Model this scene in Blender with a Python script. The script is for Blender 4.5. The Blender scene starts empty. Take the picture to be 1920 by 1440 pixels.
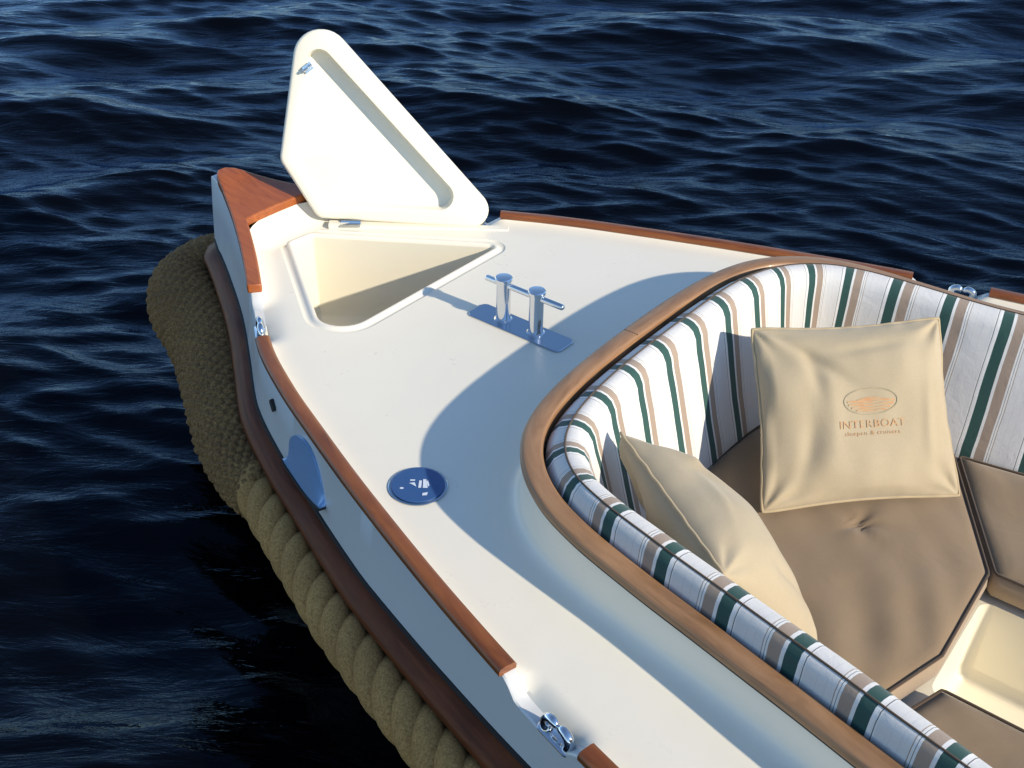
import bpy, bmesh, math, random
import numpy as np
from mathutils import Vector, Matrix

# ------------------------------------------------------------------ camera, sky, sun
# boat coordinates: x aft along the centre line, y to starboard, z up from the deck (metres)
sc = bpy.context.scene
COL = sc.collection
cam_d = bpy.data.cameras.new('camera')
cam = bpy.data.objects.new('camera', cam_d); COL.objects.link(cam); sc.camera = cam
cam_d.sensor_width = 36.0; cam_d.lens = 2040.61 / 1920 * 36.0
cam_d.clip_start = 0.05; cam_d.clip_end = 6000
Rv = Vector((0.78564, 0.61832, 0.01997)); Fv = Vector((-0.50321, 0.65868, -0.55937))
Fv.normalize(); Rv = (Rv - Fv * Rv.dot(Fv)).normalized(); Uv = Rv.cross(Fv)
M = Matrix((Rv, Uv, -Fv)).transposed().to_4x4(); M.translation = Vector((3.0783, -2.2481, 1.7))
cam.matrix_world = M

SUN_EL, SUN_AZ = 27.0, 1.8        # sun stands straight aft of the boat (+x)
w = bpy.data.worlds.new('World'); sc.world = w; w.use_nodes = True
sky = w.node_tree.nodes.new('ShaderNodeTexSky'); sky.sky_type = 'NISHITA'; sky.sun_disc = False
sky.sun_elevation = math.radians(SUN_EL); sky.sun_rotation = math.radians(90 - SUN_AZ)
sky.air_density = 1.0; sky.dust_density = 0.0; sky.ozone_density = 3.0
bg = w.node_tree.nodes['Background']; bg.inputs[1].default_value = 0.15
w.node_tree.links.new(sky.outputs[0], bg.inputs[0])
sun_d = bpy.data.lights.new('sun', 'SUN'); sun_d.energy = 4.15; sun_d.angle = math.radians(1.1)
sun_d.color = (1.0, 0.88, 0.70)
sun = bpy.data.objects.new('sun', sun_d); COL.objects.link(sun)
sd = Vector((math.cos(math.radians(SUN_EL)) * math.cos(math.radians(SUN_AZ)),
             math.cos(math.radians(SUN_EL)) * math.sin(math.radians(SUN_AZ)), math.sin(math.radians(SUN_EL))))
sun.rotation_euler = sd.to_track_quat('Z', 'Y').to_euler()
sun.location = sd * 20
sc.view_settings.view_transform = 'Standard'; sc.view_settings.look = 'None'
sc.view_settings.exposure = 0.46; sc.view_settings.gamma = 1.0
sc.render.engine = 'CYCLES'
sc.cycles.max_bounces = 8; sc.cycles.caustics_reflective = False; sc.cycles.caustics_refractive = False

random.seed(4); RNG = np.random.default_rng(7)

# ------------------------------------------------------------------ materials
class MT:
    def __init__(s, name):
        s.m = bpy.data.materials.new(name); s.m.use_nodes = True
        s.nt = s.m.node_tree; s.b = s.nt.nodes['Principled BSDF']
    def n(s, t, **k):
        x = s.nt.nodes.new(t)
        for a, v in k.items(): setattr(x, a, v)
        return x
    def l(s, a, b): s.nt.links.new(a, b)
    def p(s, **k):
        for a, v in k.items():
            a = a.replace('_', ' ')
            s.b.inputs[a].default_value = (*v, 1) if isinstance(v, tuple) and len(v) == 3 else v
    def coord(s, kind='Object', scale=(1, 1, 1)):
        tc = s.n('ShaderNodeTexCoord'); mp = s.n('ShaderNodeMapping'); mp.inputs['Scale'].default_value = scale
        s.l(tc.outputs[kind], mp.inputs[0]); return mp.outputs[0]
    def noise(s, co, scale, detail=4, rough=.5, dist=0):
        x = s.n('ShaderNodeTexNoise'); x.inputs['Scale'].default_value = scale; x.inputs['Detail'].default_value = detail
        x.inputs['Roughness'].default_value = rough; x.inputs['Distortion'].default_value = dist
        s.l(co, x.inputs['Vector']); return x.outputs['Fac']
    def ramp(s, fac, stops, interp='LINEAR'):
        r = s.n('ShaderNodeValToRGB'); e = r.color_ramp; e.interpolation = interp
        while len(e.elements) < len(stops): e.elements.new(.5)
        for el, (pos, c) in zip(e.elements, stops): el.position = pos; el.color = (*c, 1)
        s.l(fac, r.inputs[0]); return r.outputs[0]
    def mix(s, fac, a, b, mode='MIX'):
        x = s.n('ShaderNodeMix', data_type='RGBA', blend_type=mode)
        if isinstance(fac, (int, float)): x.inputs[0].default_value = fac
        else: s.l(fac, x.inputs[0])
        for i, v in ((6, a), (7, b)):
            if isinstance(v, tuple): x.inputs[i].default_value = (*v, 1)
            else: s.l(v, x.inputs[i])
        return x.outputs[2]
    def bump(s, h, dist, strength=1.0, prev=None):
        x = s.n('ShaderNodeBump'); x.inputs['Distance'].default_value = dist; x.inputs['Strength'].default_value = strength
        s.l(h, x.inputs['Height'])
        if prev is not None: s.l(prev, x.inputs['Normal'])
        s.l(x.outputs[0], s.b.inputs['Normal']); return x.outputs[0]
    def base(s, c): s.l(c, s.b.inputs['Base Color'])

def mat_gelcoat(name, c1, c2, rough=.28):
    t = MT(name); co = t.coord()
    n1 = t.noise(co, 3.5, 6, .6); n2 = t.noise(co, 60, 3, .6)
    c = t.mix(n1, c1, c2)
    speck = t.ramp(n2, [(0, (.90, .89, .86)), (.33, (1, 1, 1)), (1, (1, 1, 1))])
    t.base(t.mix(.5, c, speck, 'MULTIPLY'))
    r = t.n('ShaderNodeMapRange'); r.inputs[3].default_value = rough - .07; r.inputs[4].default_value = rough + .12
    t.l(t.noise(co, 9, 5, .6), r.inputs[0]); t.l(r.outputs[0], t.b.inputs['Roughness'])
    t.bump(t.noise(co, 14, 3), .0012, .5)
    return t.m
GEL = mat_gelcoat('white_gelcoat', (.82, .775, .655), (.765, .72, .605))
GELC = mat_gelcoat('cream_gelcoat', (.74, .69, .56), (.70, .65, .52), .38)
GELL = mat_gelcoat('lid_gelcoat', (.80, .76, .64), (.77, .73, .61))
HULLM = mat_gelcoat('topside_gelcoat', (.66, .67, .66), (.60, .61, .60), .2)
NAVY = mat_gelcoat('navy_gelcoat', (.012, .016, .03), (.009, .012, .022), .2)

def mat_wood(name, dark, mid, light, rough, coat, uv=True, gs=(6, 90, 90)):
    t = MT(name); co = t.coord('UV' if uv else 'Object', gs)
    n1 = t.noise(co, 1.0, 6, .62, .6)
    c = t.ramp(n1, [(.28, dark), (.5, mid), (.72, light)])
    co2 = t.coord('UV' if uv else 'Object', (1.2, 1.2, 1.2)); n2 = t.noise(co2, 2.2, 3)
    t.base(t.mix(t.ramp(n2, [(.35, (0, 0, 0)), (.7, (1, 1, 1))]), c, t.mix(.45, c, light)))
    t.p(Roughness=rough, Coat_Weight=coat, Coat_Roughness=.12)
    t.bump(n1, .0006, .6)
    return t.m
MAHO = mat_wood('varnished_mahogany', (.10, .026, .006), (.19, .055, .011), (.27, .088, .020), .40, .12)
MAHOB = mat_wood('varnished_mahogany_bow', (.16, .036, .008), (.27, .068, .014), (.36, .10, .024), .40, .15, False, (5, 60, 60))
STRK = mat_wood('dark_mahogany_strake', (.05, .012, .004), (.105, .026, .007), (.17, .046, .012), .5, .0)
TEAK = mat_wood('oiled_teak', (.16, .080, .034), (.27, .145, .068), (.37, .21, .105), .45, .12)

STRK.node_tree.nodes['Principled BSDF'].inputs['Specular IOR Level'].default_value = .2
def mat_simple(name, c, rough=.5, metal=0, **k):
    t = MT(name); t.p(Base_Color=c, Roughness=rough, Metallic=metal, **k)
    co = t.coord(); n = t.noise(co, 30, 4)
    r = t.n('ShaderNodeMapRange'); r.inputs[3].default_value = rough * .8; r.inputs[4].default_value = min(1, rough * 1.35)
    t.l(n, r.inputs[0]); t.l(r.outputs[0], t.b.inputs['Roughness'])
    return t.m
STEEL = mat_simple('polished_stainless', (.74, .76, .78), .09, 1)
STEELP = mat_simple('polished_stainless_plate', (.42, .48, .55), .14, 1)
PLATE = mat_simple('blue_plate', (.24, .41, .68), .28, .25)
RUBBER = mat_simple('black_rubber', (.012, .012, .013), .6)
GASK = mat_simple('grey_gasket', (.16, .155, .13), .7)
BLUE = mat_simple('blue_cap_plastic', (.028, .085, .23), .4)
WHITEP = mat_simple('white_print', (.62, .68, .75), .5)

def mat_cloth(name, c1, c2, weave=900, wr=.004, wscale=7, rough=.9, wr2=.0):
    t = MT(name); co = t.coord('Object')
    n = t.noise(co, 5, 5, .6)
    fine = t.noise(co, 420, 2, .7)
    c = t.mix(n, c1, c2)
    t.base(t.mix(.35, c, t.ramp(fine, [(.3, (.72, .70, .66)), (.7, (1, 1, 1))]), 'MULTIPLY'))
    t.p(Roughness=rough, Sheen_Weight=.25, Sheen_Roughness=.5)
    b = t.bump(fine, .0007, .7)
    if wr > 0: t.bump(t.noise(co, wscale, 3, .55, .5), wr, .8, b)
    return t.m
TAUPE = mat_cloth('taupe_seat_fabric', (.27, .188, .110), (.215, .148, .084), wr=.006, wscale=5)
EDGE = mat_cloth('beige_boxing_fabric', (.36, .27, .18), (.30, .22, .145), wr=.003)
BEIGE = mat_cloth('beige_pillow_fabric', (.46, .38, .255), (.40, .325, .21), wr=.004, wscale=6)
PIPE = mat_cloth('brown_piping', (.07, .042, .022), (.055, .033, .018), wr=0)
PIPEB = mat_cloth('beige_piping', (.47, .37, .22), (.42, .33, .2), wr=0)

def mat_stripe():
    t = MT('striped_canvas'); tc = t.n('ShaderNodeTexCoord'); sx = t.n('ShaderNodeSeparateXYZ'); t.l(tc.outputs['UV'], sx.inputs[0])
    co = t.coord('Object'); wob = t.noise(co, 6, 2)
    m0 = t.n('ShaderNodeMath', operation='MULTIPLY_ADD'); t.l(wob, m0.inputs[0]); m0.inputs[1].default_value = .008; t.l(sx.outputs[0], m0.inputs[2])
    m1 = t.n('ShaderNodeMath', operation='DIVIDE'); t.l(m0.outputs[0], m1.inputs[0]); m1.inputs[1].default_value = STRIPE_P
    m2 = t.n('ShaderNodeMath', operation='FRACT'); t.l(m1.outputs[0], m2.inputs[0])
    G = (.017, .070, .060); W = (.74, .73, .70); T = (.34, .26, .20); K = (.10, .10, .10); W2 = (.66, .65, .63)
    st = [(0, G), (.185, W), (.235, T), (.405, W), (.435, K), (.445, W), (.475, T), (.487, W2), (.60, (.6, .59, .57)), (.612, W2),
          (.72, (.62, .6, .58)), (.732, W2), (.90, W), (.918, K), (.930, W), (.96, (.80, .79, .76))]
    c = t.ramp(m2.outputs[0], st, 'CONSTANT')
    fine = t.noise(co, 380, 2, .7)
    t.base(t.mix(.3, c, t.ramp(fine, [(.3, (.75, .75, .75)), (.7, (1, 1, 1))]), 'MULTIPLY'))
    t.p(Roughness=.85, Sheen_Weight=.15)
    b = t.bump(fine, .0006, .6); t.bump(t.noise(co, 11, 4, .55, .6), .0045, .7, b)
    return t.m
STRIPE_P = .158; STRIPE_0 = 0.104
STRIPE = mat_stripe()

def mat_rope(name, c1, c2, c3):
    t = MT(name); co = t.coord('Object')
    v = t.noise(co, 170, 4, .7, .4); n = t.noise(co, 7, 4)
    c = t.ramp(v, [(.3, c1), (.5, c2), (.7, c3)])
    t.base(t.mix(t.ramp(n, [(.35, (0, 0, 0)), (.75, (.6, .6, .6))]), c, t.mix(.6, c, c1)))
    t.p(Roughness=.95); t.bump(v, .003, .8)
    return t.m
ROPE = mat_rope('tan_hemp_rope', (.21, .105, .032), (.42, .232, .070), (.58, .345, .115))
COIR = mat_rope('woven_coir', (.075, .034, .011), (.22, .118, .038), (.43, .255, .085))

def mat_water():
    t = MT('lake_water')
    gl = t.n('ShaderNodeBsdfGlossy'); gl.inputs['Color'].default_value = (.50, .66, .88, 1); gl.inputs['Roughness'].default_value = .09
    df = t.n('ShaderNodeBsdfDiffuse'); df.inputs['Color'].default_value = (.0010, .0012, .0016, 1)
    fr_ = t.n('ShaderNodeFresnel'); fr_.inputs['IOR'].default_value = 1.25; mx = t.n('ShaderNodeMixShader')
    t.l(fr_.outputs[0], mx.inputs[0]); t.l(df.outputs[0], mx.inputs[1]); t.l(gl.outputs[0], mx.inputs[2])
    t.l(mx.outputs[0], t.nt.nodes['Material Output'].inputs['Surface'])
    co = t.coord('Object', (1, 1, 1))
    m0 = t.n('ShaderNodeMapping'); m0.inputs['Rotation'].default_value = (0, 0, math.radians(-127)); t.l(co, m0.inputs[0])
    mp = t.n('ShaderNodeMapping'); mp.inputs['Scale'].default_value = (1.5, .38, 1); t.l(m0.outputs[0], mp.inputs[0])
    n1 = t.noise(mp.outputs[0], 5.5, 5, .62, .9); n2 = t.noise(mp.outputs[0], 17, 4, .6, .6)
    b = t.bump(t.noise(mp.outputs[0], 2.3, 3, .5, .5), .030, .55); b = t.bump(n1, .013, .7, b); b = t.bump(n2, .004, .7, b)
    for x in (gl, fr_): t.l(b, x.inputs['Normal'])
    return t.m
WATER = mat_water()

# ------------------------------------------------------------------ mesh helpers
def link(name, me, mat=None, parent=None, smooth=30):
    o = bpy.data.objects.new(name, me); COL.objects.link(o)
    if mat is not None:
        for m in (mat if isinstance(mat, (list, tuple)) else [mat]): me.materials.append(m)
    if smooth is not None:
        me.shade_smooth()
        if smooth < 180: me.set_sharp_from_angle(angle=math.radians(smooth))
    if parent is not None: o.parent = parent
    return o
def mesh(name, V, F, uv=None):
    me = bpy.data.meshes.new(name); me.from_pydata([tuple(map(float, v)) for v in V], [], F); me.update()
    if uv is not None:
        ul = me.uv_layers.new(name='UVMap'); vi = np.empty(len(me.loops), dtype=np.int32); me.loops.foreach_get('vertex_index', vi)
        ul.data.foreach_set('uv', np.asarray(uv, dtype=np.float32)[vi].ravel())
    return me
def fixn(me):
    bm = bmesh.new(); bm.from_mesh(me); bmesh.ops.recalc_face_normals(bm, faces=bm.faces); bm.to_mesh(me); bm.free(); return me
def grid(rows, closed_u=False, closed_v=False, caps=False):
    """rows: list of profiles (each a list of points) swept along u"""
    nu, nv = len(rows), len(rows[0]); V = [p for r in rows for p in r]; F = []
    for i in range(nu if closed_u else nu - 1):
        for j in range(nv if closed_v else nv - 1):
            a = i * nv + j; b = i * nv + (j + 1) % nv; c = ((i + 1) % nu) * nv + (j + 1) % nv; d = ((i + 1) % nu) * nv + j
            F.append((a, b, c, d))
    if caps and not closed_u:
        F.append(tuple(range(nv))[::-1]); F.append(tuple((nu - 1) * nv + j for j in range(nv)))
    return V, F
def merge(*parts):
    V, F = [], []
    for v, f in parts:
        o = len(V); V += list(v); F += [tuple(i + o for i in x) for x in f]
    return V, F
def bevel(o, wd, seg=3, ang=30):
    m = o.modifiers.new('bevel', 'BEVEL'); m.width = wd; m.segments = seg; m.limit_method = 'ANGLE'; m.angle_limit = math.radians(ang)
    return o
def box(x0, x1, y0, y1, z0, z1):
    V = [(x, y, z) for x in (x0, x1) for y in (y0, y1) for z in (z0, z1)]
    F = [(0, 1, 3, 2), (4, 6, 7, 5), (0, 4, 5, 1), (2, 3, 7, 6), (0, 2, 6, 4), (1, 5, 7, 3)]
    return V, F
def tube(path, r, n=12, caps=True, closed=False):
    """round tube along 3-D path; r number or list"""
    P = [Vector(p) for p in path]; N = len(P); rows = []
    up = Vector((0, 0, 1)); prev = None
    for i in range(N):
        t = (P[(i + 1) % N] - P[i - 1]) if closed else (P[min(i + 1, N - 1)] - P[max(i - 1, 0)])
        t.normalize()
        if prev is None:
            a = t.cross(up)
            if a.length < .1: a = t.cross(Vector((1, 0, 0)))
            a.normalize()
        else:
            a = prev - t * prev.dot(t); a.normalize()
        prev = a; b = t.cross(a); rr = r[i] if hasattr(r, '__len__') else r
        rows.append([P[i] + (a * math.cos(q) + b * math.sin(q)) * rr for q in (2 * math.pi * k / n for k in range(n))])
    return grid(rows, closed_u=closed, closed_v=True, caps=caps and not closed)
def lathe(prof, n=28, c=(0, 0, 0)):
    rows = [[(c[0] + r * math.cos(2 * math.pi * k / n), c[1] + r * math.sin(2 * math.pi * k / n), c[2] + z) for k in range(n)] for r, z in prof]
    return grid(rows, closed_v=True, caps=True)
def catmull(P, seg=12):
    P = [np.array(p, float) for p in P]; P = [2 * P[0] - P[1]] + P + [2 * P[-1] - P[-2]]; out = []
    for i in range(1, len(P) - 2):
        a, b, c, d = P[i - 1:i + 3]
        for k in range(seg):
            t = k / seg
            out.append(.5 * (2 * b + (c - a) * t + (2 * a - 5 * b + 4 * c - d) * t * t + (3 * b - a - 3 * c + d) * t ** 3))
    out.append(P[-2]); return np.array(out)
def resample(P, step):
    d = np.r_[0, np.cumsum(np.linalg.norm(np.diff(P, axis=0), axis=1))]; n = max(2, int(round(d[-1] / step)) + 1)
    s = np.linspace(0, d[-1], n); return np.stack([np.interp(s, d, P[:, k]) for k in range(P.shape[1])], 1), s
def normals2(P):
    t = np.gradient(P, axis=0); t /= np.linalg.norm(t, axis=1)[:, None]; return np.stack([-t[:, 1], t[:, 0]], 1)
def fill(loops, z=0.0):
    bm = bmesh.new(); E = []
    for L in loops:
        vs = [bm.verts.new((p[0], p[1], p[2] if len(p) > 2 else z)) for p in L]
        for i in range(len(vs)): E.append(bm.edges.new((vs[i], vs[(i + 1) % len(vs)])))
    bmesh.ops.triangle_fill(bm, use_beauty=True, use_dissolve=False, edges=E, normal=(0, 0, 1))
    bm.verts.index_update(); V = [tuple(v.co) for v in bm.verts]
    F = [tuple(v.index for v in f.verts) if f.normal.z > 0 else tuple(v.index for v in f.verts)[::-1] for f in bm.faces]
    bm.free(); return V, F
def roundpoly(pts, rad, seg=8):
    out = []; n = len(pts)
    for i in range(n):
        p = np.array(pts[i], float); a = np.array(pts[i - 1], float) - p; b = np.array(pts[(i + 1) % n], float) - p
        la, lb = np.linalg.norm(a), np.linalg.norm(b); a /= la; b /= lb
        r = rad[i] if hasattr(rad, '__len__') else rad
        half = math.acos(max(-1, min(1, a @ b))) / 2; tl = min(r / math.tan(half), la * .48, lb * .48); r = tl * math.tan(half)
        c = p + (a + b) / np.linalg.norm(a + b) * r / math.sin(half)
        s, e = p + a * tl - c, p + b * tl - c
        a0 = math.atan2(s[1], s[0]); a1 = math.atan2(e[1], e[0]); da = (a1 - a0 + math.pi) % (2 * math.pi) - math.pi
        for k in range(seg + 1): out.append(c + r * np.array([math.cos(a0 + da * k / seg), math.sin(a0 + da * k / seg)]))
    return np.array(out)
def inset(P, d):
    """shrink closed ccw/cw polygon by d"""
    n = len(P); area = .5 * sum(P[i - 1][0] * P[i][1] - P[i][0] * P[i - 1][1] for i in range(n)); sg = 1 if area > 0 else -1
    out = []
    for i in range(n):
        t = P[(i + 1) % n] - P[i - 1]; t = t / max(1e-9, np.linalg.norm(t)); out.append(P[i] + sg * d * np.array([-t[1], t[0]]))
    return np.array(out)
def vnoise(seed, n=5, lo=3, hi=12):
    r = np.random.default_rng(seed); K = r.normal(size=(n, 3)); K /= np.linalg.norm(K, axis=1)[:, None]; K *= r.uniform(lo, hi, (n, 1)); ph = r.uniform(0, 6.28, n)
    return lambda P: np.sin(np.asarray(P) @ K.T + ph).sum(-1) / n

# ------------------------------------------------------------------ water
def build_water():
    WZ = -.78; cx, cy = 1.0, -.6
    nth, nr = 1000, 560
    r = np.concatenate([np.linspace(.02, 1.4, 70, endpoint=False), 1.4 * (14 / 1.4) ** (np.linspace(0, 1, nr - 70 - 60, endpoint=False)), 14 * (3000 / 14) ** np.linspace(0, 1, 60)])
    th = np.linspace(0, 2 * np.pi, nth, endpoint=False)
    R, T = np.meshgrid(r, th, indexing='ij'); X = cx + R * np.cos(T); Y = cy + R * np.sin(T); Z = np.zeros_like(X)
    rng = np.random.default_rng(21); main = math.radians(127)    # crests lie across the camera's line of sight
    DX = np.zeros_like(X); DY = np.zeros_like(X)
    for i in range(66):
        if i < 12: lam = rng.uniform(.9, 2.6); sp_, st_ = .45, .045
        elif i < 32: lam = rng.uniform(.30, .85); sp_, st_ = .38, .036
        else: lam = .085 * (.30 / .085) ** rng.random(); sp_, st_ = .40, .050
        a = main + rng.normal() * sp_; k = 2 * np.pi / lam
        amp = st_ * rng.uniform(.6, 1.3) / k
        cell = np.maximum(R * 2 * np.pi / nth, .03); fade = np.clip((lam / cell - 2.5) / 3, 0, 1)
        ph = k * (X * math.cos(a) + Y * math.sin(a)) + rng.uniform(0, 6.28) + .9 * np.sin(1.1 * X * math.sin(a) - .9 * Y * math.cos(a) + i) 
        Z += fade * amp * np.cos(ph); q = .75 * fade * amp * np.sin(ph); DX -= q * math.cos(a); DY -= q * math.sin(a)
    glint_damp = 1 - .55 * np.exp(-(((X - 1.2) / 1.9) ** 2 + ((Y + 3.0) / 1.7) ** 2))      # waves flattened off the port side to dim glints, darkening put into the shape
    X = X + DX * glint_damp; Y = Y + DY * glint_damp; Z = WZ + glint_damp * Z * np.clip((260 - R) / 200, 0, 1)
    V = np.stack([X, Y, Z], -1).reshape(-1, 3).astype(np.float32)
    i, j = np.meshgrid(np.arange(len(r) - 1), np.arange(nth), indexing='ij'); j2 = (j + 1) % nth
    F = np.stack([i * nth + j, (i + 1) * nth + j, (i + 1) * nth + j2, i * nth + j2], -1).reshape(-1, 4).astype(np.int32)
    me = bpy.data.meshes.new('water'); me.vertices.add(len(V)); me.vertices.foreach_set('co', V.ravel())
    me.loops.add(F.size); me.loops.foreach_set('vertex_index', F.ravel()); me.polygons.add(len(F))
    me.polygons.foreach_set('loop_start', np.arange(len(F), dtype=np.int32) * 4)
    me.update(calc_edges=True); me.validate()
    o = link('water', me, WATER, None, 180); o['kind'] = 'structure'; return o
build_water()

# ------------------------------------------------------------------ boat: plan curves
boat = bpy.data.objects.new('open_boat', None); COL.objects.link(boat)
boat['label'] = 'white open motor launch with mahogany rails, rope fender and striped cockpit backrest'
boat['category'] = 'boat'

half = [(.052, 0), (.060, .016), (.085, .032), (.14, .060), (.3, .152), (.5, .283), (.7, .430), (.9, .575), (1.1, .677), (1.3, .760), (1.6, .876), (2., 1.014), (2.4, 1.128),
        (2.8, 1.205), (3.4, 1.27), (4.2, 1.29), (5.2, 1.24), (6.2, 1.12)]
full = [(x, -y) for x, y in half[::-1]] + [(x, y) for x, y in half[1:]]
CL, CS = resample(catmull(full, 14), .02)            # centre line of the wooden rail, port aft -> bow -> starboard aft
CN = normals2(CL); NC = len(CL)
def zcap(x): return .030 + .105 * max(0., 1 - max(x, -.02) / .95) ** 1.5
def zstr(x): return float(np.interp(x, [-.1, .5, .9, 1.3, 1.6, 2.0, 2.4, 6.5], [-.15, -.165, -.195, -.215, -.212, -.19, -.165, -.14]))
GAPS = [(.635, .875), (2.195, 2.415)]
def notch(x):
    v = 0.
    for a, b in GAPS: v = max(v, min(1, max(0, (x - a) / .035)) * min(1, max(0, (b - x) / .05)))
    return v
def ztop(x): return zcap(x) - .018 - .040 * notch(x)
def off(i, d, z): p = CL[i] + CN[i] * d; return (p[0], p[1], z)
def offx(i, d, z, e):            # same, with the stem post drawn forward of the bow planking
    p = CL[i] + CN[i] * d; return (p[0] - e * max(0., 1 - abs(p[1]) / .042) ** .8, p[1], z)
def flare(x): return float(np.interp(x, [.05, .1, .16, .3, .6, .9, 1.3, 1.65, 2.0, 2.3], [.036, .036, .036, .036, .024, .022, .012, .015, .004, -.002]))

# hull: bulwark top, topside, underwater body
rows = []
for i in range(NC):
    x = CL[i][0]; zt = ztop(x); zs = zstr(x); f = flare(x)
    rows.append([offx(i, -.017, zt, 0), offx(i, .010, zt, .075), offx(i, .014, zt - .004, .080), offx(i, .016 + f * .5, (zt + zs) / 2, .085), offx(i, .020 + f, zs + .004, .088)])
V, F = grid(rows); o = link('topside', fixn(mesh('topside', V, F)), HULLM, boat, 40)
rows = []
for i in range(NC):
    x = CL[i][0]; zs = zstr(x); f = flare(x)
    k = min(1., .15 + max(0, x) / 1.2)
    rows.append([offx(i, .021 + f, zs, .08), offx(i, .012 + f, zs - .10, .08), off(i, -.05 * k, -.45), off(i, -.14 * k, -.65), off(i, -.26 * k, -.85),
                 (max(CL[i][0], .25), CL[i][1] * .35, -1.05), (max(CL[i][0], .5), 0, -1.15)])
V, F = grid(rows)
nv = 7; F.append(tuple(range(nv)) + tuple((NC - 1) * nv + j for j in range(nv))[::-1])
link('lower_hull', fixn(mesh('lower_hull', V, F)), NAVY, boat, 50)
# transom
V = [off(0, .014, .0), off(0, .02, -.14), off(NC - 1, .02, -.14), off(NC - 1, .014, .0)]
link('transom', mesh('transom', V, [(0, 1, 2, 3)]), HULLM, boat)

# ------------------------------------------------------------------ coaming plan curve (outer edge of its teak trim)
th_ = [(1.766, 0), (1.767, .12), (1.772, .24), (1.783, .36), (1.806, .48), (1.848, .585), (1.918, .675), (2.016, .745), (2.137, .788), (2.295, .818), (2.49, .848), (2.69, .886),
       (2.89, .928), (3.2, .985), (3.6, 1.03), (4.2, 1.05), (5.0, 1.01), (5.4, .97), (5.55, .9), (5.6, .75), (5.61, .4), (5.61, 0)]
tf = [(x, -y) for x, y in th_[::-1]] + [(x, y) for x, y in th_[1:]]
TP, TS = resample(catmull(tf, 16), .018); TP = TP[:-1]; TS = TS[:-1]       # closed loop, starts aft on the centre line
def closedn(P):
    t = np.roll(P, -1, 0) - np.roll(P, 1, 0); t /= np.linalg.norm(t, axis=1)[:, None]; return np.stack([-t[:, 1], t[:, 0]], 1)
TN = closedn(TP); NT = len(TP)
def toff(i, d, z): p = TP[i] + TN[i] * d; return (p[0], p[1], z)
def tdrop(x): t = float(np.clip((x - 1.85) / .75, 0, 1)); return -.036 * t * t * (3 - 2 * t)

# ------------------------------------------------------------------ deck with locker opening and cockpit opening
XK = .365
idx = [i for i in range(NC) if CL[i][0] >= XK and CL[i][0] < 6.05]
port = [i for i in idx if CL[i][1] < 0]; star = [i for i in idx if CL[i][1] > 0]
def cove(i, t):
    x = CL[i][0]; zt = ztop(x); a = t * math.pi / 2; wd = .050 + .03 * float(np.clip(1 - (x - .5) / 1.0, 0, 1))
    d = -.017 - wd * (1 - math.sin(a)); z = zt * (1 - math.cos(a)) if zt > 0 else zt * math.sin(a) ** 2
    p = CL[i] + CN[i] * d; return np.array([p[0], p[1], z])
NTc = 9; strip = []
for i in port: strip.append([cove(i, k / NTc) for k in range(NTc + 1)])
a, b = strip[-1], [cove(star[0], k / NTc) for k in range(NTc + 1)]
for q in range(1, 12): strip.append([a[k] * (1 - q / 12) + b[k] * q / 12 - np.array([.085 * math.sin(math.pi * q / 12) ** .6 * (k / NTc) ** 1.5, 0, 0]) for k in range(NTc + 1)])
for i in star: strip.append([cove(i, k / NTc) for k in range(NTc + 1)])
cvV, cvF = grid(strip)
deck_loop = [r[0] for r in strip]
HOP = roundpoly([(.395, -.075), (.405, .060), (1.03, .468), (1.035, -.500)], [.06, .06, .06, .125], 10)       # locker opening, outer lip
RIM = .022
hatch_loop = HOP
coam_loop = [toff(i, .040, 0) for i in range(0, NT, 1)]
dk = fill([deck_loop, hatch_loop, coam_loop])
# fillet up to the coaming wall, and the wall
rows = []
for i in range(NT):
    pr_ = []
    for k in range(9):
        a = k / 8 * math.pi / 2; pr_.append(toff(i, .040 - .038 * math.sin(a), .034 * (1 - math.cos(a))))
    pr_ += [toff(i, -.002, .085), toff(i, -.006, .134 + tdrop(TP[i][0]))]
    rows.append(pr_)
wl = grid(rows, closed_u=True)
# raised lip and gutter round the locker opening
def ring(P, zs): return [(p[0], p[1], z) for p, z in zip(P, zs)]
def looprows(specs):
    rows = []
    for d, z in specs:
        Q = inset(HOP, d); rows.append([(q[0], q[1], z) for q in Q])
    return grid(rows, closed_v=True)
lip = looprows([(0, 0), (.002, -.002), (.006, -.0045), (.012, -.005), (.018, -.004), (.022, -.001), (.026, .0025), (.031, .004), (.036, .003), (.040, -.002), (.041, -.012)])
V, F = merge(dk, (cvV, cvF), wl, lip)
deck = link('deck', mesh('deck', V, F), GEL, boat, 35)
me = deck.data; bm = bmesh.new(); bm.from_mesh(me); bmesh.ops.remove_doubles(bm, verts=bm.verts, dist=.0004)
bmesh.ops.recalc_face_normals(bm, faces=bm.faces)
up = sum(f.normal.z * f.calc_area() for f in bm.faces)
if up < 0: bmesh.ops.reverse_faces(bm, faces=bm.faces)
bm.to_mesh(me); bm.free(); me.shade_smooth(); me.set_sharp_from_angle(angle=math.radians(35))

# locker walls and floor under the opening
rows = []
for d, z in [(.041, -.010), (.042, -.03), (.045, -.15), (.05, -.27), (.058, -.305), (.075, -.325), (.10, -.332)]:
    rows.append([(q[0], q[1], z) for q in inset(HOP, d)])
V, F = grid(rows, closed_v=True); n = len(rows[0])
F.append(tuple(range((len(rows) - 1) * n, len(rows) * n)))
me = fixn(mesh('anchor_locker', V, F)); me.flip_normals()
link('anchor_locker', me, GELC, boat, 40)

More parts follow.
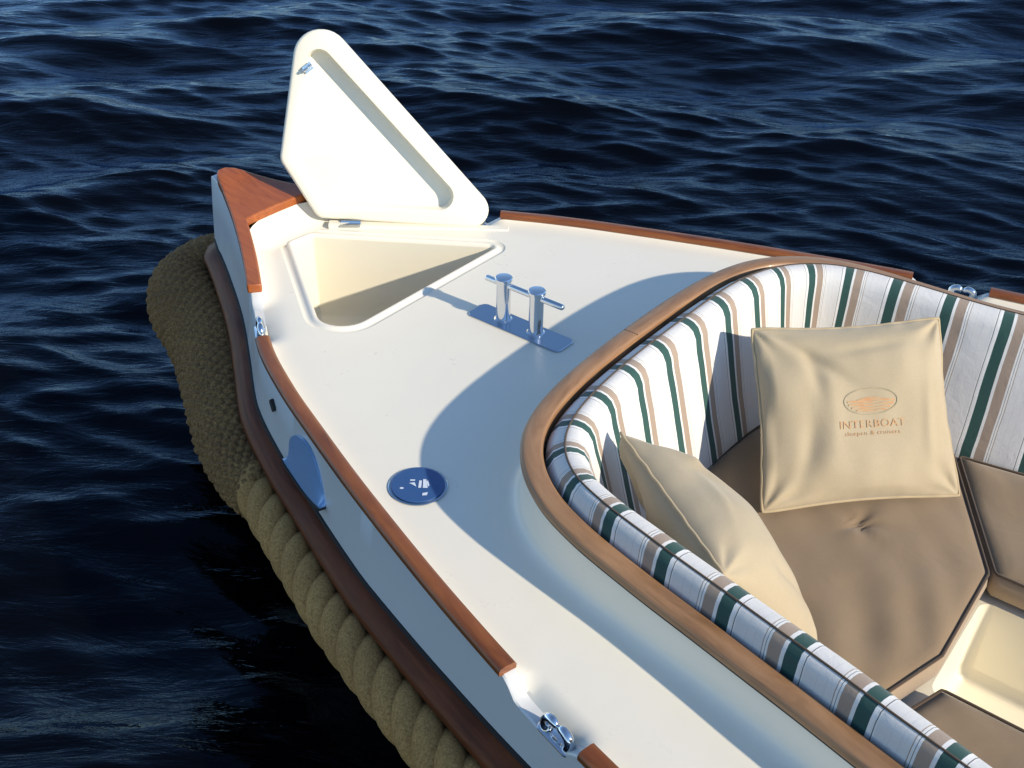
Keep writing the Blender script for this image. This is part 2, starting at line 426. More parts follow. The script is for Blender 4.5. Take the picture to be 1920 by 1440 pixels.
# ------------------------------------------------------------------ hatch lid, hinged on its starboard edge and swung open
LA = np.array([.430, .112, .030]); LC = np.array([.940, .530, -.002])
Ls = roundpoly([(.434, -.138), (.412, .097), (.938, .534), (.838, -.512)], [.045, .045, .062, .095], 12)
def lidz(p):                      # lid plane tilts with the hinge line
    return .030 + (-.034) * (p[0] - .43) / .51
hv = (LC - LA) / np.linalg.norm(LC - LA); LTH = math.radians(-106)
def swing(p):
    v = np.array(p) - LA
    return tuple(LA + v * math.cos(LTH) + np.cross(hv, v) * math.sin(LTH) + hv * (hv @ v) * (1 - math.cos(LTH)))
def lidring(P, dz): return [swing((p[0], p[1], lidz(p) + dz)) for p in P]
core = roundpoly([(.478, -.105), (.466, .075), (.864, .400), (.783, -.405)], [.03, .03, .05, .045], 12)   # recessed panel
rings = [lidring(inset(Ls, .03), .062), lidring(inset(Ls, .010), .060), lidring(inset(Ls, .003), .055), lidring(Ls, .046), lidring(Ls, .006), lidring(inset(Ls, .004), -.001),
         lidring(inset(Ls, .010), -.004)]
V, F = grid(rings, closed_v=True); n = len(rings[0])
F.append(tuple(range(n)))
# underside rim joined to the recess by matching rings of equal count
last = lidring(core, -.004); base_i = 6 * n
def deep(P, dz):                  # the recess is deepest along the after edge and runs out towards the bow
    o = []
    for p in P:
        xe = .868 - .083 * (.402 - p[1]); t = float(np.clip((p[0] - xe + .24) / .20, 0, 1)); t = t * t * (3 - 2 * t); o.append(swing((p[0], p[1], lidz(p) + dz * (.04 + .96 * t) - .002 * (1 - t))))
    return o
rr = [None, deep(inset(core, .003), .002), deep(inset(core, .006), .044), deep(inset(core, .010), .0505), deep(inset(core, .03), .052)]
for q in (.85, .7, .55, .4, .25, .12): 
    c0_ = inset(core, .03); cm_ = c0_.mean(0); rr.append(deep(cm_ + (c0_ - cm_) * q, .052))
for r in [last] + rr[1:]:
    s = len(V); V += r
    for j in range(n): F.append((base_i + j, s + j, s + (j + 1) % n, base_i + (j + 1) % n))
    base_i = s
F.append(tuple(range(base_i, base_i + n)))
lid = link('hatch_lid', fixn(mesh('hatch_lid', V, F)), GELL, boat, 40)
def lid_part(name, Vc, F, m, sm=30):
    V = [swing((p[0], p[1], lidz(p) + p[2])) for p in Vc]; return link(name, fixn(mesh(name, V, F)), m, lid, sm)
# latch near the free corner
lv = merge(box(.690, .725, -.330, -.304, -.0105, -.0015), box(.698, .716, -.325, -.309, -.026, -.0105), tube([(.688, -.317, -.023), (.726, -.317, -.023)], .005, 10))
bevel(lid_part('latch', *lv, STEEL), .002, 2)
for hx in (.50, .79):
    hy = .112 + (hx - .43) / .51 * .418
    c = np.array([hx, hy, lidz((hx, hy)) - .002])
    a_ = hv[:2] / np.linalg.norm(hv[:2]); nn = np.array([a_[1], -a_[0]])
    q = lambda s, t, z: (c[0] + a_[0] * s + nn[0] * t, c[1] + a_[1] * s + nn[1] * t, c[2] + z)
    leafV = [q(s, t, z) for s in (-.035, .035) for t in (.004, .028) for z in (-.012, -.006)]
    leaf = (leafV, box(0, 1, 0, 1, 0, 1)[1])
    knuckle = tube([q(-.035, 0, -.004), q(.035, 0, -.004)], .006, 12)
    hg = merge(leaf, knuckle); link('hinge', fixn(mesh('hinge', *hg)), STEEL, lid, 30)
# raised strip the hinges are screwed to
sp = []
for s, t in ((0.02, -.012), (.98, -.012), (.98, .022), (.02, .022)):
    p = LA + (LC - LA) * s; nn = np.array([hv[1], -hv[0]]); sp.append((p[0] + nn[0] * t, p[1] + nn[1] * t))
zz = [lidz(p) - .010 for p in sp]
V = [(p[0], p[1], -.0015) for p in sp] + [(p[0], p[1], max(z, .003)) for p, z in zip(sp, zz)]
bevel(link('hinge_strip', fixn(mesh('hinge_strip', V, [(0, 3, 2, 1), (4, 5, 6, 7), (0, 1, 5, 4), (1, 2, 6, 5), (2, 3, 7, 6), (3, 0, 4, 7)])), GEL, boat), .004, 3)

# ------------------------------------------------------------------ wooden rails
def rail(name, i0, i1, m=MAHO):
    rows, uv = [], []
    for i in range(i0, i1 + 1):
        x = CL[i][0]; z = zcap(x)
        pr_ = [(-.0200, z - .018), (-.0210, z - .007), (-.018, z - .0015), (-.011, z + .001), (.009, z + .001), (.018, z - .0015), (.0225, z - .008), (.0215, z - .019), (.010, z - .0205), (-.010, z - .0205)]
        rows.append([off(i, d, zz) for d, zz in pr_]); uv += [(CS[i], .1 + k * .006) for k in range(len(pr_))]
    V, F = grid(rows, closed_v=True, caps=True); return link(name, fixn(mesh(name, V, F, uv)), m, boat, 50)
def irange(x0, x1, side):
    ii = [i for i in range(NC) if CL[i][1] * side > 0 and x0 <= CL[i][0] <= x1]; return min(ii), max(ii)
for side in (-1, 1):
    rail('toe_rail', *irange(.865, 2.205, side)); rail('toe_rail', *irange(2.405, 6.1, side))
# bow cap: a wooden knee with one arm back along each bulwark
ia, ib = irange(-.1, .655, -1)[0], irange(-.1, .655, 1)[1]
outer = [CL[i] + CN[i] * .0235 for i in range(ia, ib + 1)]
kn = [i for i in range(ia, ib + 1)]
inn_s = [CL[i] - CN[i] * .0225 for i in kn[::-1] if CL[i][1] > 0 and CL[i][0] > .300]
inn_p = [CL[i] - CN[i] * .0225 for i in kn[::-1] if CL[i][1] < 0 and CL[i][0] > .300]
p0, p1 = inn_s[-1], inn_p[0]
mid = []
for k in range(0, 17):
    t = k / 16; p = p0 * (1 - t) + p1 * t; mid.append(np.array([p[0] - .006 * math.sin(math.pi * t) ** .7, p[1]]))
knee = outer + inn_s + mid[1:-1] + inn_p
topz = lambda p: zcap(p[0]) + .003 + .012 * math.exp(-((p[0] - .05) / .09) ** 2)
KT = fill([[(p[0], p[1]) for p in knee]])
Vt = [(v[0], v[1], topz(v)) for v in KT[0]]; Vb = [(v[0], v[1], zcap(v[0]) - .028) for v in KT[0]]; nK = len(Vt)
Ft = KT[1]; Fb = [tuple(i + nK for i in f[::-1]) for f in Ft]; m_ = len(knee)
Fs = [(i, (i + 1) % m_, (i + 1) % m_ + nK, i + nK) for i in range(m_)]
bevel(link('bow_cap', fixn(mesh('bow_cap', Vt + Vb, Ft + Fb + Fs)), MAHOB, boat, 35), .006, 3, 50)

# rubbing strake
rows, uv = [], []
for i in range(NC):
    x = CL[i][0]; z = zstr(x); f = flare(x)
    pr_ = [(.012 + f, z + .006), (.040 + f, z + .004), (.049 + f, z - .001), (.058 + f, z - .007), (.071 + f, z - .016), (.075 + f, z - .028), (.071 + f, z - .042), (.06 + f, z - .052), (.012 + f, z - .055)]
    rows.append([offx(i, d, zz, .085) for d, zz in pr_]); uv += [(CS[i], .3 + k * .01) for k in range(len(pr_))]
V, F = grid(rows, closed_v=True, caps=True)
link('rubbing_strake', fixn(mesh('rubbing_strake', V, F, uv)), STRK, boat, 50)
rows = []
for i in range(NC):
    x = CL[i][0]; z = zstr(x); f = flare(x)
    rows.append([offx(i, .016 + f, z + .016, .088), offx(i, .024 + f, z + .015, .088), offx(i, .026 + f, z + .005, .088), offx(i, .016 + f, z + .004, .088)])
V, F = grid(rows, closed_v=True, caps=True); link('strake_sealant', fixn(mesh('strake_sealant', V, F)), RUBBER, boat, 60)

# ------------------------------------------------------------------ rope fender under the strake, coir pad round the stem
def rope_along(i0, i1, name):
    P = []; S = []
    for i in range(i0, i1 + 1):
        x = CL[i][0]; P.append(off(i, .098 + flare(x), zstr(x) - .105))
    P = np.array(P); Q, S = resample(P, .006)
    t = np.gradient(Q, axis=0); t /= np.linalg.norm(t, axis=1)[:, None]
    up = np.array([0, 0, 1.]); a = np.cross(t, up); a /= np.linalg.norm(a, axis=1)[:, None]; b = np.cross(t, a)
    parts = []
    pitch = .265; sgn = ROPE_SGN
    for k in range(3):
        ph = sgn * 2 * np.pi * S / pitch + k * 2 * np.pi / 3
        C = Q + .0275 * (a * np.cos(ph)[:, None] + b * np.sin(ph)[:, None])
        parts.append(tube(C[::2], .0385, 14))
    V, F = merge(*parts); return link(name, fixn(mesh(name, V, F)), ROPE, boat, 180)
ROPE_SGN = 1
ip = irange(1.02, 5.9, -1); is_ = irange(1.02, 5.9, 1)
rope_along(*ip, 'rope_fender'); rope_along(*is_, 'rope_fender')
# pad
i0, i1 = irange(-.1, 1.13, -1)[0], irange(-.1, 1.13, 1)[1]
P = []; RR = []
CC = CL[i0:i1 + 1]; 
for i in range(i0, i1 + 1):
    x = CL[i][0]; e = float(np.interp(x, [-.05, .35, .6, .85, 1.05, 1.14], [.225, .155, .146, .136, .120, .112])); rr = float(np.interp(x, [-.05, .3, .6, .85, 1.05, 1.115, 1.135], [.144, .144, .128, .104, .080, .070, .03]))
    P.append(off(i, e, zstr(max(x, 0)) - .058 - rr * .80 - .015 * max(0, 1 - x / .8))); RR.append(rr)
P = np.array(P); Q, S = resample(P, .0065); rad = np.interp(S / S[-1], np.r_[0, np.cumsum(np.linalg.norm(np.diff(P, axis=0), axis=1))] / np.linalg.norm(np.diff(P, axis=0), axis=1).sum(), RR)
ker = np.ones(41) / 41
for k in range(3): Q[20:-20, k] = np.convolve(Q[:, k], ker, 'valid')
t = np.gradient(Q, axis=0); t /= np.linalg.norm(t, axis=1)[:, None]; a = np.cross(t, [0, 0, 1.]); a /= np.linalg.norm(a, axis=1)[:, None]; b = np.cross(t, a)
NA = 132; rows = []; jit = vnoise(3, 8, 20, 60)
for i in range(len(Q)):
    th = np.arange(NA) * 2 * np.pi / NA; u = S[i] / .026
    v = th * 20 / (2 * np.pi) * 1.0
    row = np.floor(u); hgt = np.abs(np.sin(np.pi * (u))) ** .6 * np.abs(np.sin(np.pi * (v * 1.0 + .5 * (row % 2)))) ** .6
    base = Q[i] + (a[i] * np.cos(th)[:, None] + b[i] * np.sin(th)[:, None]) * rad[i]
    h = .013 * hgt + .005 * jit(base) + RNG.normal(size=NA) * .0011
    rows.append([tuple(p) for p in Q[i] + (a[i] * np.cos(th)[:, None] + b[i] * np.sin(th)[:, None]) * (rad[i] - .006 + h)[:, None]])
V, F = grid(rows, closed_v=True, caps=True); link('bow_fender', fixn(mesh('bow_fender', V, F)), COIR, boat, 180)

# ------------------------------------------------------------------ deck fittings
# mooring cleat: two posts, a cross bar, a polished plate
plate = roundpoly([(1.205, -.038), (1.205, .052), (1.555, .052), (1.555, -.038)], .02, 6)
V, F = grid([[(p[0], p[1], z) for p in inset(plate, d)] for d, z in ((0, .0005), (0, .003), (.002, .005))], closed_v=True, caps=True)
cleat = bpy.data.objects.new('mooring_cleat', None); COL.objects.link(cleat); cleat.parent = boat
link('base_plate', fixn(mesh('base_plate', V, F)), STEELP, cleat, 40)
for cx in (1.313, 1.437):
    V, F = lathe([(.028, .005), (.028, .007), (.023, .010), (.022, .02), (.022, .130), (.0225, .136), (.0265, .139), (.027, .143), (.027, .147), (.0245, .150), (.012, .1515)], 32, (cx, .010, 0))
    link('post', fixn(mesh('post', V, F)), STEEL, cleat, 35)
V, F = tube([(1.243, .010, .126), (1.246, .010, .126), (1.25, .010, .126), (1.528, .010, .126), (1.532, .010, .126), (1.535, .010, .126)], [.004, .008, .0095, .0095, .008, .004], 16)
link('crossbar', fixn(mesh('crossbar', V, F)), STEEL, cleat, 60)

# deck filler cap
def disc(name, c, r, h, m, parent):
    V, F = lathe([(r, .0005), (r, h - .001), (r - .0015, h), (r * .4, h)], 48, c); return link(name, fixn(mesh(name, V, F)), m, parent, 30)
FC = (1.650, -.746)
cap = disc('filler_flange', (FC[0], FC[1], 0), .073, .004, STEELP, boat)
capb = disc('filler_cap', (FC[0], FC[1], .004), .066, .0035, BLUE, cap)
def dl(u, v):                      # u, v along the camera's right / away directions on the deck
    return (FC[0] + .786 * u - .607 * v, FC[1] + .618 * u + .795 * v)
def patch(pts, z=.0081, h=.0006):
    P = [dl(q[0] * .85, q[1] * .85) for q in pts]; n = len(P)
    V = [(p[0], p[1], z) for p in P] + [(p[0], p[1], z + h) for p in P]
    return V, [tuple(range(n))[::-1], tuple(range(n, 2 * n))] + [(i, (i + 1) % n, (i + 1) % n + n, i + n) for i in range(n)]
marks = [patch([(-.024, .020), (-.010, .020), (-.010, .015), (-.024, .015)]), patch([(-.026, .004), (-.010, .007), (-.004, -.012), (-.014, -.004)]),
         patch([(.002, .016), (.010, .016), (.010, -.016), (.002, -.016)]), patch([(.013, .022), (.022, .022), (.029, -.016), (.015, -.016)]),
         patch([(.0235, .010), (.027, .018), (.033, -.004), (.030, -.010)]),
         patch([(-.050, -.016), (-.040, -.016), (-.040, -.022), (-.050, -.022)]), patch([(.016, -.040), (.031, -.036), (.029, -.048), (.016, -.050)])]
for mk in marks: link('cap_mark', fixn(mesh('cap_mark', *mk)), WHITEP, capb, 30)

# open fairleads in the rail gaps: base plate with two curled horns
def fairlead(xc, side, src=None):
    ii = [i for i in range(NC) if CL[i][1] * side > 0]; i = min(ii, key=lambda k: abs(CL[k][0] - xc))
    o = bpy.data.objects.new('fairlead', None); COL.objects.link(o); o.parent = boat
    o.location = (CL[i][0], CL[i][1], ztop(CL[i][0]) + .001); n = CN[i]; o.rotation_euler = (0, 0, math.atan2(n[1], n[0])); o.scale = (.8, .8, .8)
    if src is None:
        bp = roundpoly([(-.024, -.062), (.022, -.062), (.022, .062), (-.024, .062)], .02, 6)
        V, F = grid([[(p[0], p[1], z) for p in inset(bp, d)] for d, z in ((0, 0), (0, .004), (.003, .006))], closed_v=True, caps=True)
        b_ = link('plate', fixn(mesh('plate', V, F)), STEEL, o, 40); hs = []
        for s in (-1, 1):
            pth = [(0, s * .040, .004), (0, s * .044, .022), (0, s * .038, .040), (0, s * .022, .048), (0, s * .010, .044), (0, s * .006, .038)]
            c3 = catmull(pth, 5); rad_ = np.interp(np.linspace(0, 1, len(c3)), [0, .3, .7, 1], [.017, .014, .012, .008])
            V, F = tube(c3, list(rad_), 14); hs.append(link('horn', fixn(mesh('horn', V, F)), STEEL, o, 60))
        return o, [b_] + hs
    for ch in src[1]:
        c = ch.copy(); COL.objects.link(c); c.parent = o
    return o, None
fl = fairlead(.785, -1)
for xc, sd_ in ((.785, 1), (2.335, -1), (2.335, 1)): fairlead(xc, sd_, fl)

# drain slot and plate with a blue base colour on the port topside
def surf_pt(x, side, d, z):
    ii = [i for i in range(NC) if CL[i][1] * side > 0]; i = min(ii, key=lambda k: abs(CL[k][0] - x)); return off(i, d, z)
ii = [i for i in range(NC) if CL[i][1] < 0 and 1.02 <= CL[i][0] <= 1.075]
rows = []
for k, i in enumerate(ii):
    x = CL[i][0]; f = flare(x) * .35; tt = abs(2 * k / (len(ii) - 1) - 1) if len(ii) > 1 else 0; hh = .022 * math.sqrt(max(.05, 1 - tt ** 2)); zc_ = -.075
    rows.append([off(i, .0155 + f, zc_ - hh), off(i, .024 + f, zc_ - hh), off(i, .024 + f, zc_ + hh), off(i, .0155 + f, zc_ + hh)])
V, F = grid(rows, closed_v=True, caps=True); link('drain_slot', fixn(mesh('drain_slot', V, F)), RUBBER, boat, 40)
leafp = catmull([(1.152, -.172), (1.160, -.125), (1.184, -.083), (1.225, -.048), (1.27, -.028), (1.32, -.030), (1.358, -.055), (1.386, -.095), (1.408, -.140)], 5)
def ci(x): q = [k for k in range(NC) if CL[k][1] < 0]; q.sort(key=lambda k: CL[k][0]); xs = [CL[k][0] for k in q]; return (np.interp(x, xs, [CL[k][1] for k in q]), np.interp(x, xs, [CN[k][0] for k in q]), np.interp(x, xs, [CN[k][1] for k in q]))
def hp(x, z, d): y, nx, ny = ci(x); return (x + nx * d, y + ny * d, z)
low = [(1.408 - .256 * t, -.140 - .032 * math.sin(math.pi * .5 * min(1, t * 1.8))) for t in np.linspace(0, 1, len(leafp))][::-1]
rows = []
for (xa, za), (xb, zb) in zip(leafp, low):
    f = flare(xb) * .5
    rows.append([hp(xa, za, .012 + f), hp(xa, za, .019 + f), hp((xa + xb) / 2, (za + zb) / 2, .026 + f), hp(xb, zb, .038 + f), hp(xb, zb - .006, .038 + f), hp(xb, zb - .006, .012 + f)])
V, F = grid(rows, closed_v=True, caps=True); sp_ = link('bow_plate', fixn(mesh('bow_plate', V, F)), PLATE, boat, 50)
rows = []
for xb, zb in low + [(1.425, -.138)][::-1] * 0:
    f = flare(xb) * .5; rows.append([hp(xb, zb - .0065, .012 + f), hp(xb, zb - .0065, .042 + f), hp(xb, zb - .014, .043 + f), hp(xb, zb - .014, .012 + f)])
V, F = grid(rows, closed_v=True, caps=True); link('plate_edge', fixn(mesh('plate_edge', V, F)), RUBBER, sp_, 50)

# ------------------------------------------------------------------ coaming trim, rubber line
rows, uv = [], []
for i in list(range(NT)):
    pr_ = [(.006, .143), (.006, .154), (.003, .160), (-.003, .163), (-.040, .163), (-.046, .160), (-.048, .154), (-.048, .120), (-.02, .140)]
    rows.append([toff(i, d, z + tdrop(TP[i][0])) for d, z in pr_]); uv += [(TS[i], k * .012) for k in range(len(pr_))]
V, F = grid(rows, closed_u=True, closed_v=True)
link('coaming_trim', fixn(mesh('coaming_trim', V, F, uv)), TEAK, boat, 50)
rows = [[toff(i, d, z + tdrop(TP[i][0])) for d, z in ((-.0045, .132), (.0015, .133), (.0015, .1425), (-.0045, .1425))] for i in range(NT)]
V, F = grid(rows, closed_u=True, closed_v=True); link('trim_seal', fixn(mesh('trim_seal', V, F)), RUBBER, boat, 60)
# butt joint in the trim, on the centre line
i = min(range(NT), key=lambda k: TP[k][0] + abs(TP[k][1]) * .3)
jx = TP[i][0]; V, F = box(jx + .000, jx + .044, -.0305, -.029, .1615, .1635)
link('trim_joint', mesh('trim_joint', V, F), RUBBER, boat)

# ------------------------------------------------------------------ striped backrest
sel = [i for i in range(NT) if TP[i][0] < 5.15]
rows, uv = [], []; wob = vnoise(11, 6, 6, 20); edge_path = []
for i in sel:
    x, y = TP[i]; td = tdrop(x); ft = math.exp(-(max(0, x - 1.78) / .30) ** 2); st_ = float(np.clip((y + .3) / .6, 0, 1))
    zc_ = .171 + (1 - ft) * (.050 - .026 * st_) + td; dc = .088 + .012 * ft - .012 * (1 - ft) * (1 - st_); z0_ = .146 + td; zc_ += .012 * st_ * float(np.clip((y - .1) / .3, 0, 1)) * ft
    pr_ = [(.054, .07 + td), (.0555, z0_ - .01), (.056 + (dc - .056) * (.4 - .2 * (1 - ft) * (1 - st_)), z0_ + (zc_ - z0_) * (.52 + .12 * (1 - ft) * (1 - st_))), (.056 + (dc - .056) * (.8 - .25 * (1 - ft) * (1 - st_)), zc_ - .005), (dc, zc_), (dc + .012, zc_ + .001), (dc + .030, zc_ - .003), (dc + .046, zc_ - .014),
           (dc + .058, zc_ - .036), (dc + .066, zc_ - .07), (dc + .082, .05), (dc + .104, -.03), (dc + .128, -.12), (dc + .152, -.20), (dc + .168, -.26), (dc + .17, -.30)]
    ppt = []
    for k, (d, z) in enumerate(pr_):
        p = toff(i, -d, z); wv = .004 * wob(np.array(p)) if k > 3 else .0015 * wob(np.array(p) * 2)
        ppt.append(toff(i, -d - wv, z)); uv.append((TS[i] + STRIPE_0, k * .03))
    edge_path.append(toff(i, -dc, zc_ + .0005)); rows.append(ppt)
V, F = grid(rows)
bk = link('backrest', fixn(mesh('backrest', V, F, uv)), STRIPE, boat, 50)
V, F = tube(edge_path, .0026, 6); link('piping', fixn(mesh('piping', V, F)), PIPE, bk, 180)

# ------------------------------------------------------------------ cockpit liner
SZ = -.345
foot = [(2.815, -.235), (2.815, .155), (5.3, .155), (5.3, -.235)]
shell = [toff(i, -.03, SZ) for i in range(0, NT, 2)]
fr = roundpoly(foot, .035, 6)
st = fill([shell, [(p[0], p[1], SZ) for p in fr]])
wa = grid([[(p[0], p[1], z) for p in inset(fr, d)] for d, z in ((0, SZ), (.0, -.58), (.006, -.605), (.02, -.62), (.03, -.622))], closed_v=True)
nn_ = len(fr); wa[1].append(tuple(range(4 * nn_, 5 * nn_)))
wa2 = grid([[toff(i, d, z) for d, z in ((-.03, SZ), (-.03, .13 + tdrop(TP[i][0])))] for i in range(NT)], closed_u=True)
link('cockpit_liner', mesh('cockpit_liner', *merge(st, wa, wa2)), GELC, boat, 40)

# ------------------------------------------------------------------ seat cushions
def cushion(name, outline, zt, thick, seed, puff, label, seams=(), tuft=None, rad=.03):
    P = roundpoly(outline, rad, 5); P, _ = resample(np.vstack([P, P[:1]]), .014); P = P[:-1]
    c = P.mean(0); W = vnoise(seed, 7, 6, 26); W2 = vnoise(seed + 1, 7, 25, 70)
    # body with boxing
    ringsV = []; 
    for d, z in ((.012, -thick), (.003, -thick + .010), (-.002, -thick * .5), (.002, -.010), (.007, -.0015)):
        Q = inset(P, d); ringsV.append([(q[0], q[1], zt + z) for q in Q])
    V, F = grid(ringsV, closed_v=True, caps=False); n = len(P); F.append(tuple(range(n))[::-1]); nb = len(F)
    base_i = 4 * n
    ks = np.linspace(0, 1, 30)[1:]
    for k in ks:
        Q = inset(P, .007); Q = Q * (1 - k) + c * k; s = len(V)
        for q in Q:
            dist = np.min(np.linalg.norm(P - q, axis=1)) 
            up_ = puff * (1 - math.exp(-dist / .05)); q3 = np.array([q[0], q[1], 0])
            wr = (.0095 * W(q3) + .0035 * W2(q3)) * (1 - math.exp(-dist / .03))
            if tuft is not None: up_ -= .014 * math.exp(-((q[0] - tuft[0]) ** 2 + (q[1] - tuft[1]) ** 2) / .0011) 
            if tuft is not None:
                dx, dy = q[0] - tuft[0], q[1] - tuft[1]; rr_ = math.hypot(dx, dy); an = math.atan2(dy, dx)
                up_ += .004 * math.cos(5 * an + 1) * math.exp(-rr_ / .10) * min(1, rr_ / .02)
            # long soft creases radiating across the cover
            up_ += .0058 * math.sin(46 * (q[0] * .80 + q[1] * .6) + 3.2 * math.sin(4 * q[1] + seed) + 1.5 * math.sin(9 * q[0])) * (.55 + .45 * math.sin(7 * q[0] - 6 * q[1])) * (1 - math.exp(-dist / .06))
            V.append((q[0], q[1], zt + up_ + wr))
        for j in range(n): F.append((base_i + j, base_i + (j + 1) % n, s + (j + 1) % n, s + j))
        base_i = s
    F.append(tuple(range(base_i, base_i + n)))
    me = fixn(mesh(name, V, F)); o = link(name, me, [TAUPE, EDGE], None, 60)
    for k in range(nb - 1): me.polygons[k].material_index = 1
    o['label'] = label; o['category'] = 'cushion'; o['group'] = 'loose seat cushions in the cockpit'
    Q = inset(P, .004); V, F = tube([(q[0], q[1], zt + .0015) for q in Q], .0040, 8, closed=True)
    link('piping', fixn(mesh('piping', V, F)), PIPE, o, 180)
    if tuft is not None:
        V, F = lathe([(.007, -.004), (.008, .0), (.005, .002), (.002, .003)], 14, (tuft[0], tuft[1], zt + puff - .0125)); link('tuft_button', fixn(mesh('tuft_button', V, F)), PIPE, o, 60)
    return o
def bline(x0, x1, side, d=.262, step=2):
    o = [TP[i] - TN[i] * d for i in range(0, NT, step) if TP[i][1] * side > 0 or side == 0]
    return [p for p in o if x0 <= p[0] <= x1]
cush_z = -.250
# order: TP runs starboard?? -> computed by sign, sorted along the loop
loop_in = [TP[i] - TN[i] * .258 for i in range(0, NT, 2)]
def at_x(x, side, st):
    q = [p for p in loop_in if p[1] * side > 0]; q.sort(key=lambda p: p[0]); return np.array([x, np.interp(x, [p[0] for p in q], [p[1] for p in q])])
pt_ = [p for p in loop_in if p[1] < 0 and p[0] < 2.66 ]; sb_ = [p for p in loop_in if p[1] >= 0 and p[0] < 2.545]
cor = pt_ + sb_ + [at_x(2.560, 1, 0), np.array([2.812, .150]), np.array([2.818, -.205]), np.array([2.745, -.44])]
cushion('corner_cushion', cor, cush_z, .078, 5, .022, 'large taupe corner seat cushion with a tufted button, under the printed pillow', tuft=(2.475, .095), rad=.012)
sb2 = [p for p in loop_in if p[1] > 0 and 2.59 < p[0] < 4.6]
cushion('seat_cushion', [np.array([2.820, .157]), at_x(2.569, 1, 0)] + sb2 + [np.array([4.6, .165])], cush_z - .002, .078, 9, .014, 'taupe seat cushion along the far side, cut off by the right edge of the photo', rad=.01)
pt2 = [p for p in loop_in if p[1] < 0 and 2.70 < p[0] < 4.6]
cushion('seat_cushion', [np.array([4.6, -.248])] + pt2 + [np.array([2.775, -.44]), np.array([2.842, -.248])], cush_z - .052, .040, 14, .012, 'taupe seat cushion on the near side, set lower than the tufted corner cushion', rad=.01)

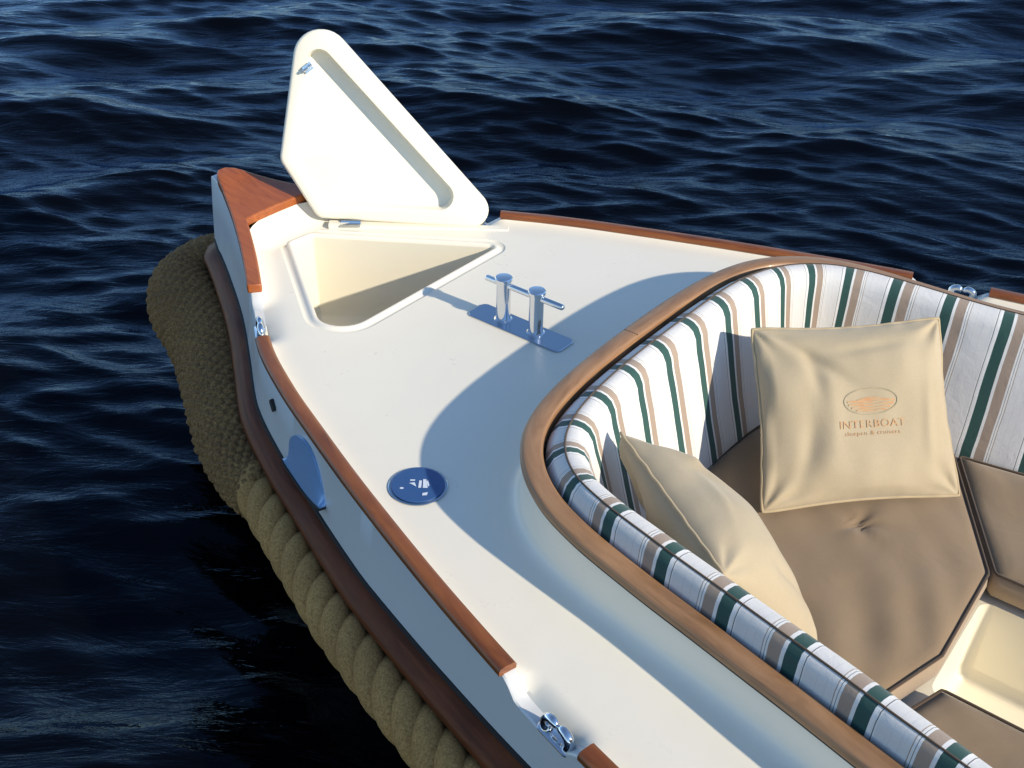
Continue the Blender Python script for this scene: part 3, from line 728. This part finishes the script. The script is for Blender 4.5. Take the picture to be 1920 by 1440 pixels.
# ------------------------------------------------------------------ throw pillows
def pillow(name, BL, BR, TL, TR, thick, seed, label, printed=False, sag=0.0, nrm=None):
    BL, BR, TL, TR = map(lambda p: np.array(p, float), (BL, BR, TL, TR)); N = 72
    nrm = np.cross(BR - BL, TL - BL); nrm /= np.linalg.norm(nrm)
    W = vnoise(seed, 6, 7, 20); W2 = vnoise(seed + 2, 8, 18, 45); W3 = vnoise(seed + 4, 6, 45, 90)
    def pos(u, v, s):
        cu, cv = 2 * u - 1, 2 * v - 1
        # concave edges: pull side midpoints in
        rc = .014 * (abs(cu * cv)) ** 7; pu = u - .034 * cu * (1 - cv ** 2) - rc * cu; pv = v - .036 * cv * (1 - cu ** 2) - rc * cv
        p = BL * (1 - pu) * (1 - pv) + BR * pu * (1 - pv) + TL * (1 - pu) * pv + TR * pu * pv
        e = (1 - abs(cu) ** 2.6) * (1 - abs(cv) ** 2.6); h = thick * max(0, e) ** .55
        h *= 1 - .18 * v * (s > 0)
        q = p * 1.0
        fold = W(q * 1.3) * .022 + W2(q) * .012 + W3(q) * .0028
        # pinched corner pleats
        for a_, b_ in ((0, 0), (1, 0), (0, 1), (1, 1)):
            du, dv = u - a_, v - b_; r_ = math.hypot(du, dv); an = math.atan2(abs(dv), abs(du))
            fold += .009 * math.cos(8 * (an - .785) + 2 * a_ + b_) * math.exp(-(r_ / .18) ** 2) * min(1, r_ / .05)
        g1 = .17 + .07 * math.sin(4.2 * v + seed); fold -= .013 * math.exp(-((u - g1) / .05) ** 2) * math.exp(-((v - .30) / .22) ** 2) + .010 * math.exp(-((u - g1 - .10 * v) / .04) ** 2) * math.exp(-((v - .72) / .13) ** 2) - .007 * math.exp(-((u - g1 - .11) / .05) ** 2) * math.exp(-((v - .45) / .25) ** 2)
        dd = (u * .62 + v * .78 - .80); fold -= .014 * math.exp(-(dd / .035) ** 2) * math.exp(-((u - .28) / .16) ** 2)
        fold += .008 * math.exp(-((u - .86 - .05 * (v - .5)) / .03) ** 2) * math.exp(-((v - .42) / .2) ** 2)
        fold -= .010 * math.exp(-((v - .80 - .10 * u) / .03) ** 2) * math.exp(-((u - .55) / .18) ** 2) * .6
        k = min(1, min(u, 1 - u, v, 1 - v) / .06)
        edge = .004 * W3(q * 1.6) * (1 - k) + sag * (1 - cu ** 2) * .0
        return p + nrm * (s * h + fold * k + edge)
    V, F = [], []; uvs = np.linspace(0, 1, N + 1)
    uvs = .5 - .5 * np.cos(np.pi * uvs) * .35 - .325 * (1 - 2 * uvs)
    for s in (1, -1):
        o0 = len(V)
        for a_ in uvs:
            for b_ in uvs: V.append(pos(a_, b_, s))
        for i in range(N):
            for j in range(N):
                q = (o0 + i * (N + 1) + j, o0 + (i + 1) * (N + 1) + j, o0 + (i + 1) * (N + 1) + j + 1, o0 + i * (N + 1) + j + 1)
                F.append(q if s > 0 else q[::-1])
    me = mesh(name, V, F); bm = bmesh.new(); bm.from_mesh(me); bmesh.ops.remove_doubles(bm, verts=bm.verts, dist=.0012); bm.to_mesh(me); bm.free()
    o = link(name, me, BEIGE, None, 180); o['label'] = label; o['category'] = 'pillow'; o['group'] = 'beige throw pillows in the cockpit'
    # piped seam round the edge
    loop = [pos(t, 0, 0) for t in uvs[:-1]] + [pos(1, t, 0) for t in uvs[:-1]] + [pos(1 - t, 1, 0) for t in uvs[:-1]] + [pos(0, 1 - t, 0) for t in uvs[:-1]]
    V, F = tube(loop, .0045, 6, closed=True); link('piping', fixn(mesh('piping', V, F)), PIPEB, o, 180)
    if printed:
        L = np.linalg.norm(BR - BL)
        def text(s, size, uc, vc, nm, spacing=1.1):
            cu = bpy.data.curves.new(nm, 'FONT'); cu.body = s; cu.size = size; cu.align_x = 'CENTER'; cu.align_y = 'CENTER'; cu.space_character = spacing; cu.resolution_u = 3
            t_ = bpy.data.objects.new(nm, cu); COL.objects.link(t_); dg = bpy.context.evaluated_depsgraph_get()
            me = bpy.data.meshes.new_from_object(t_.evaluated_get(dg)); bpy.data.objects.remove(t_)
            for v_ in me.vertices:
                p = pos(uc + v_.co.x / L, vc + v_.co.y / L, 1) + nrm * .0018; v_.co = Vector(p)
            me.materials.clear(); return link(nm, me, PRINT, o, None)
        text('INTERBOAT', .036, .545, .415, 'printed_name'); text('sloepen & cruisers', .020, .545, .365, 'printed_subtitle', 1.15)
        # emblem: an oval ring with a low hull and waves
        V, F = [], []
        def strip(fa, fb, n=40):
            s0 = len(V)
            for k in range(n + 1):
                t = k / n
                for f_ in (fa, fb):
                    x, y = f_(t); V.append(pos(.545 + x, .545 + y, 1) + nrm * .0018)
            for k in range(n): F.append((s0 + 2 * k, s0 + 2 * k + 2, s0 + 2 * k + 3, s0 + 2 * k + 1))
        el = lambda a_, b_: (lambda t: (a_ * math.cos(2 * math.pi * t), b_ * math.sin(2 * math.pi * t)))
        strip(el(.145, .078), el(.139, .072), 60)
        V2, F2 = V, F; ring_ = mesh('emblem_ring', [tuple(v) for v in V2], F2); link('printed_ring', ring_, PRINTG, o, None)
        V, F = [], []
        def wave(y0, a_, h, x0=-.13, x1=.13):
            strip(lambda t: (x0 + (x1 - x0) * t, y0 + a_ * math.sin(9 * t)), lambda t: (x0 + (x1 - x0) * t, y0 - h + a_ * math.sin(9 * t + .5)))
        wave(.004, .004, .010, -.125, .125); wave(-.014, .005, .010, -.12, .12); wave(-.032, .004, .009, -.105, .105); wave(-.048, .003, .008, -.08, .08)
        strip(lambda t: (-.075 + .15 * t, .008 + .016 * math.sin(math.pi * t)), lambda t: (-.075 + .15 * t, .004))
        link('printed_emblem', mesh('emblem', [tuple(v) for v in V], F), PRINT, o, None)
    return o
def mat_print(name, c):
    t = MT(name); co = t.coord(); n = t.noise(co, 60, 3)
    t.base(t.mix(t.ramp(n, [(.35, (0, 0, 0)), (.65, (.7, .7, .7))]), c, (.47, .37, .22))); t.p(Roughness=.9); return t.m
PRINT = mat_print('faded_orange_print', (.50, .26, .12)); PRINTG = mat_print('faded_grey_print', (.30, .27, .18))

BL = np.array([2.255, -.060, -.215]); BR = np.array([2.655, .365, -.215]); TL = np.array([2.020, .215, .155]); TR = np.array([2.425, .560, .19])
pillow('throw_pillow', BL, BR, TL, TR, .072, 31, 'plump beige pillow printed with a faded boat emblem, propped upright on the corner cushion', True)
pillow('throw_pillow', (2.17, -.225, -.205), (2.605, -.44, -.205), (1.985, -.385, .125), (2.43, -.66, .115), .110, 47,
       'beige pillow lying half hidden behind the near-side striped backrest')
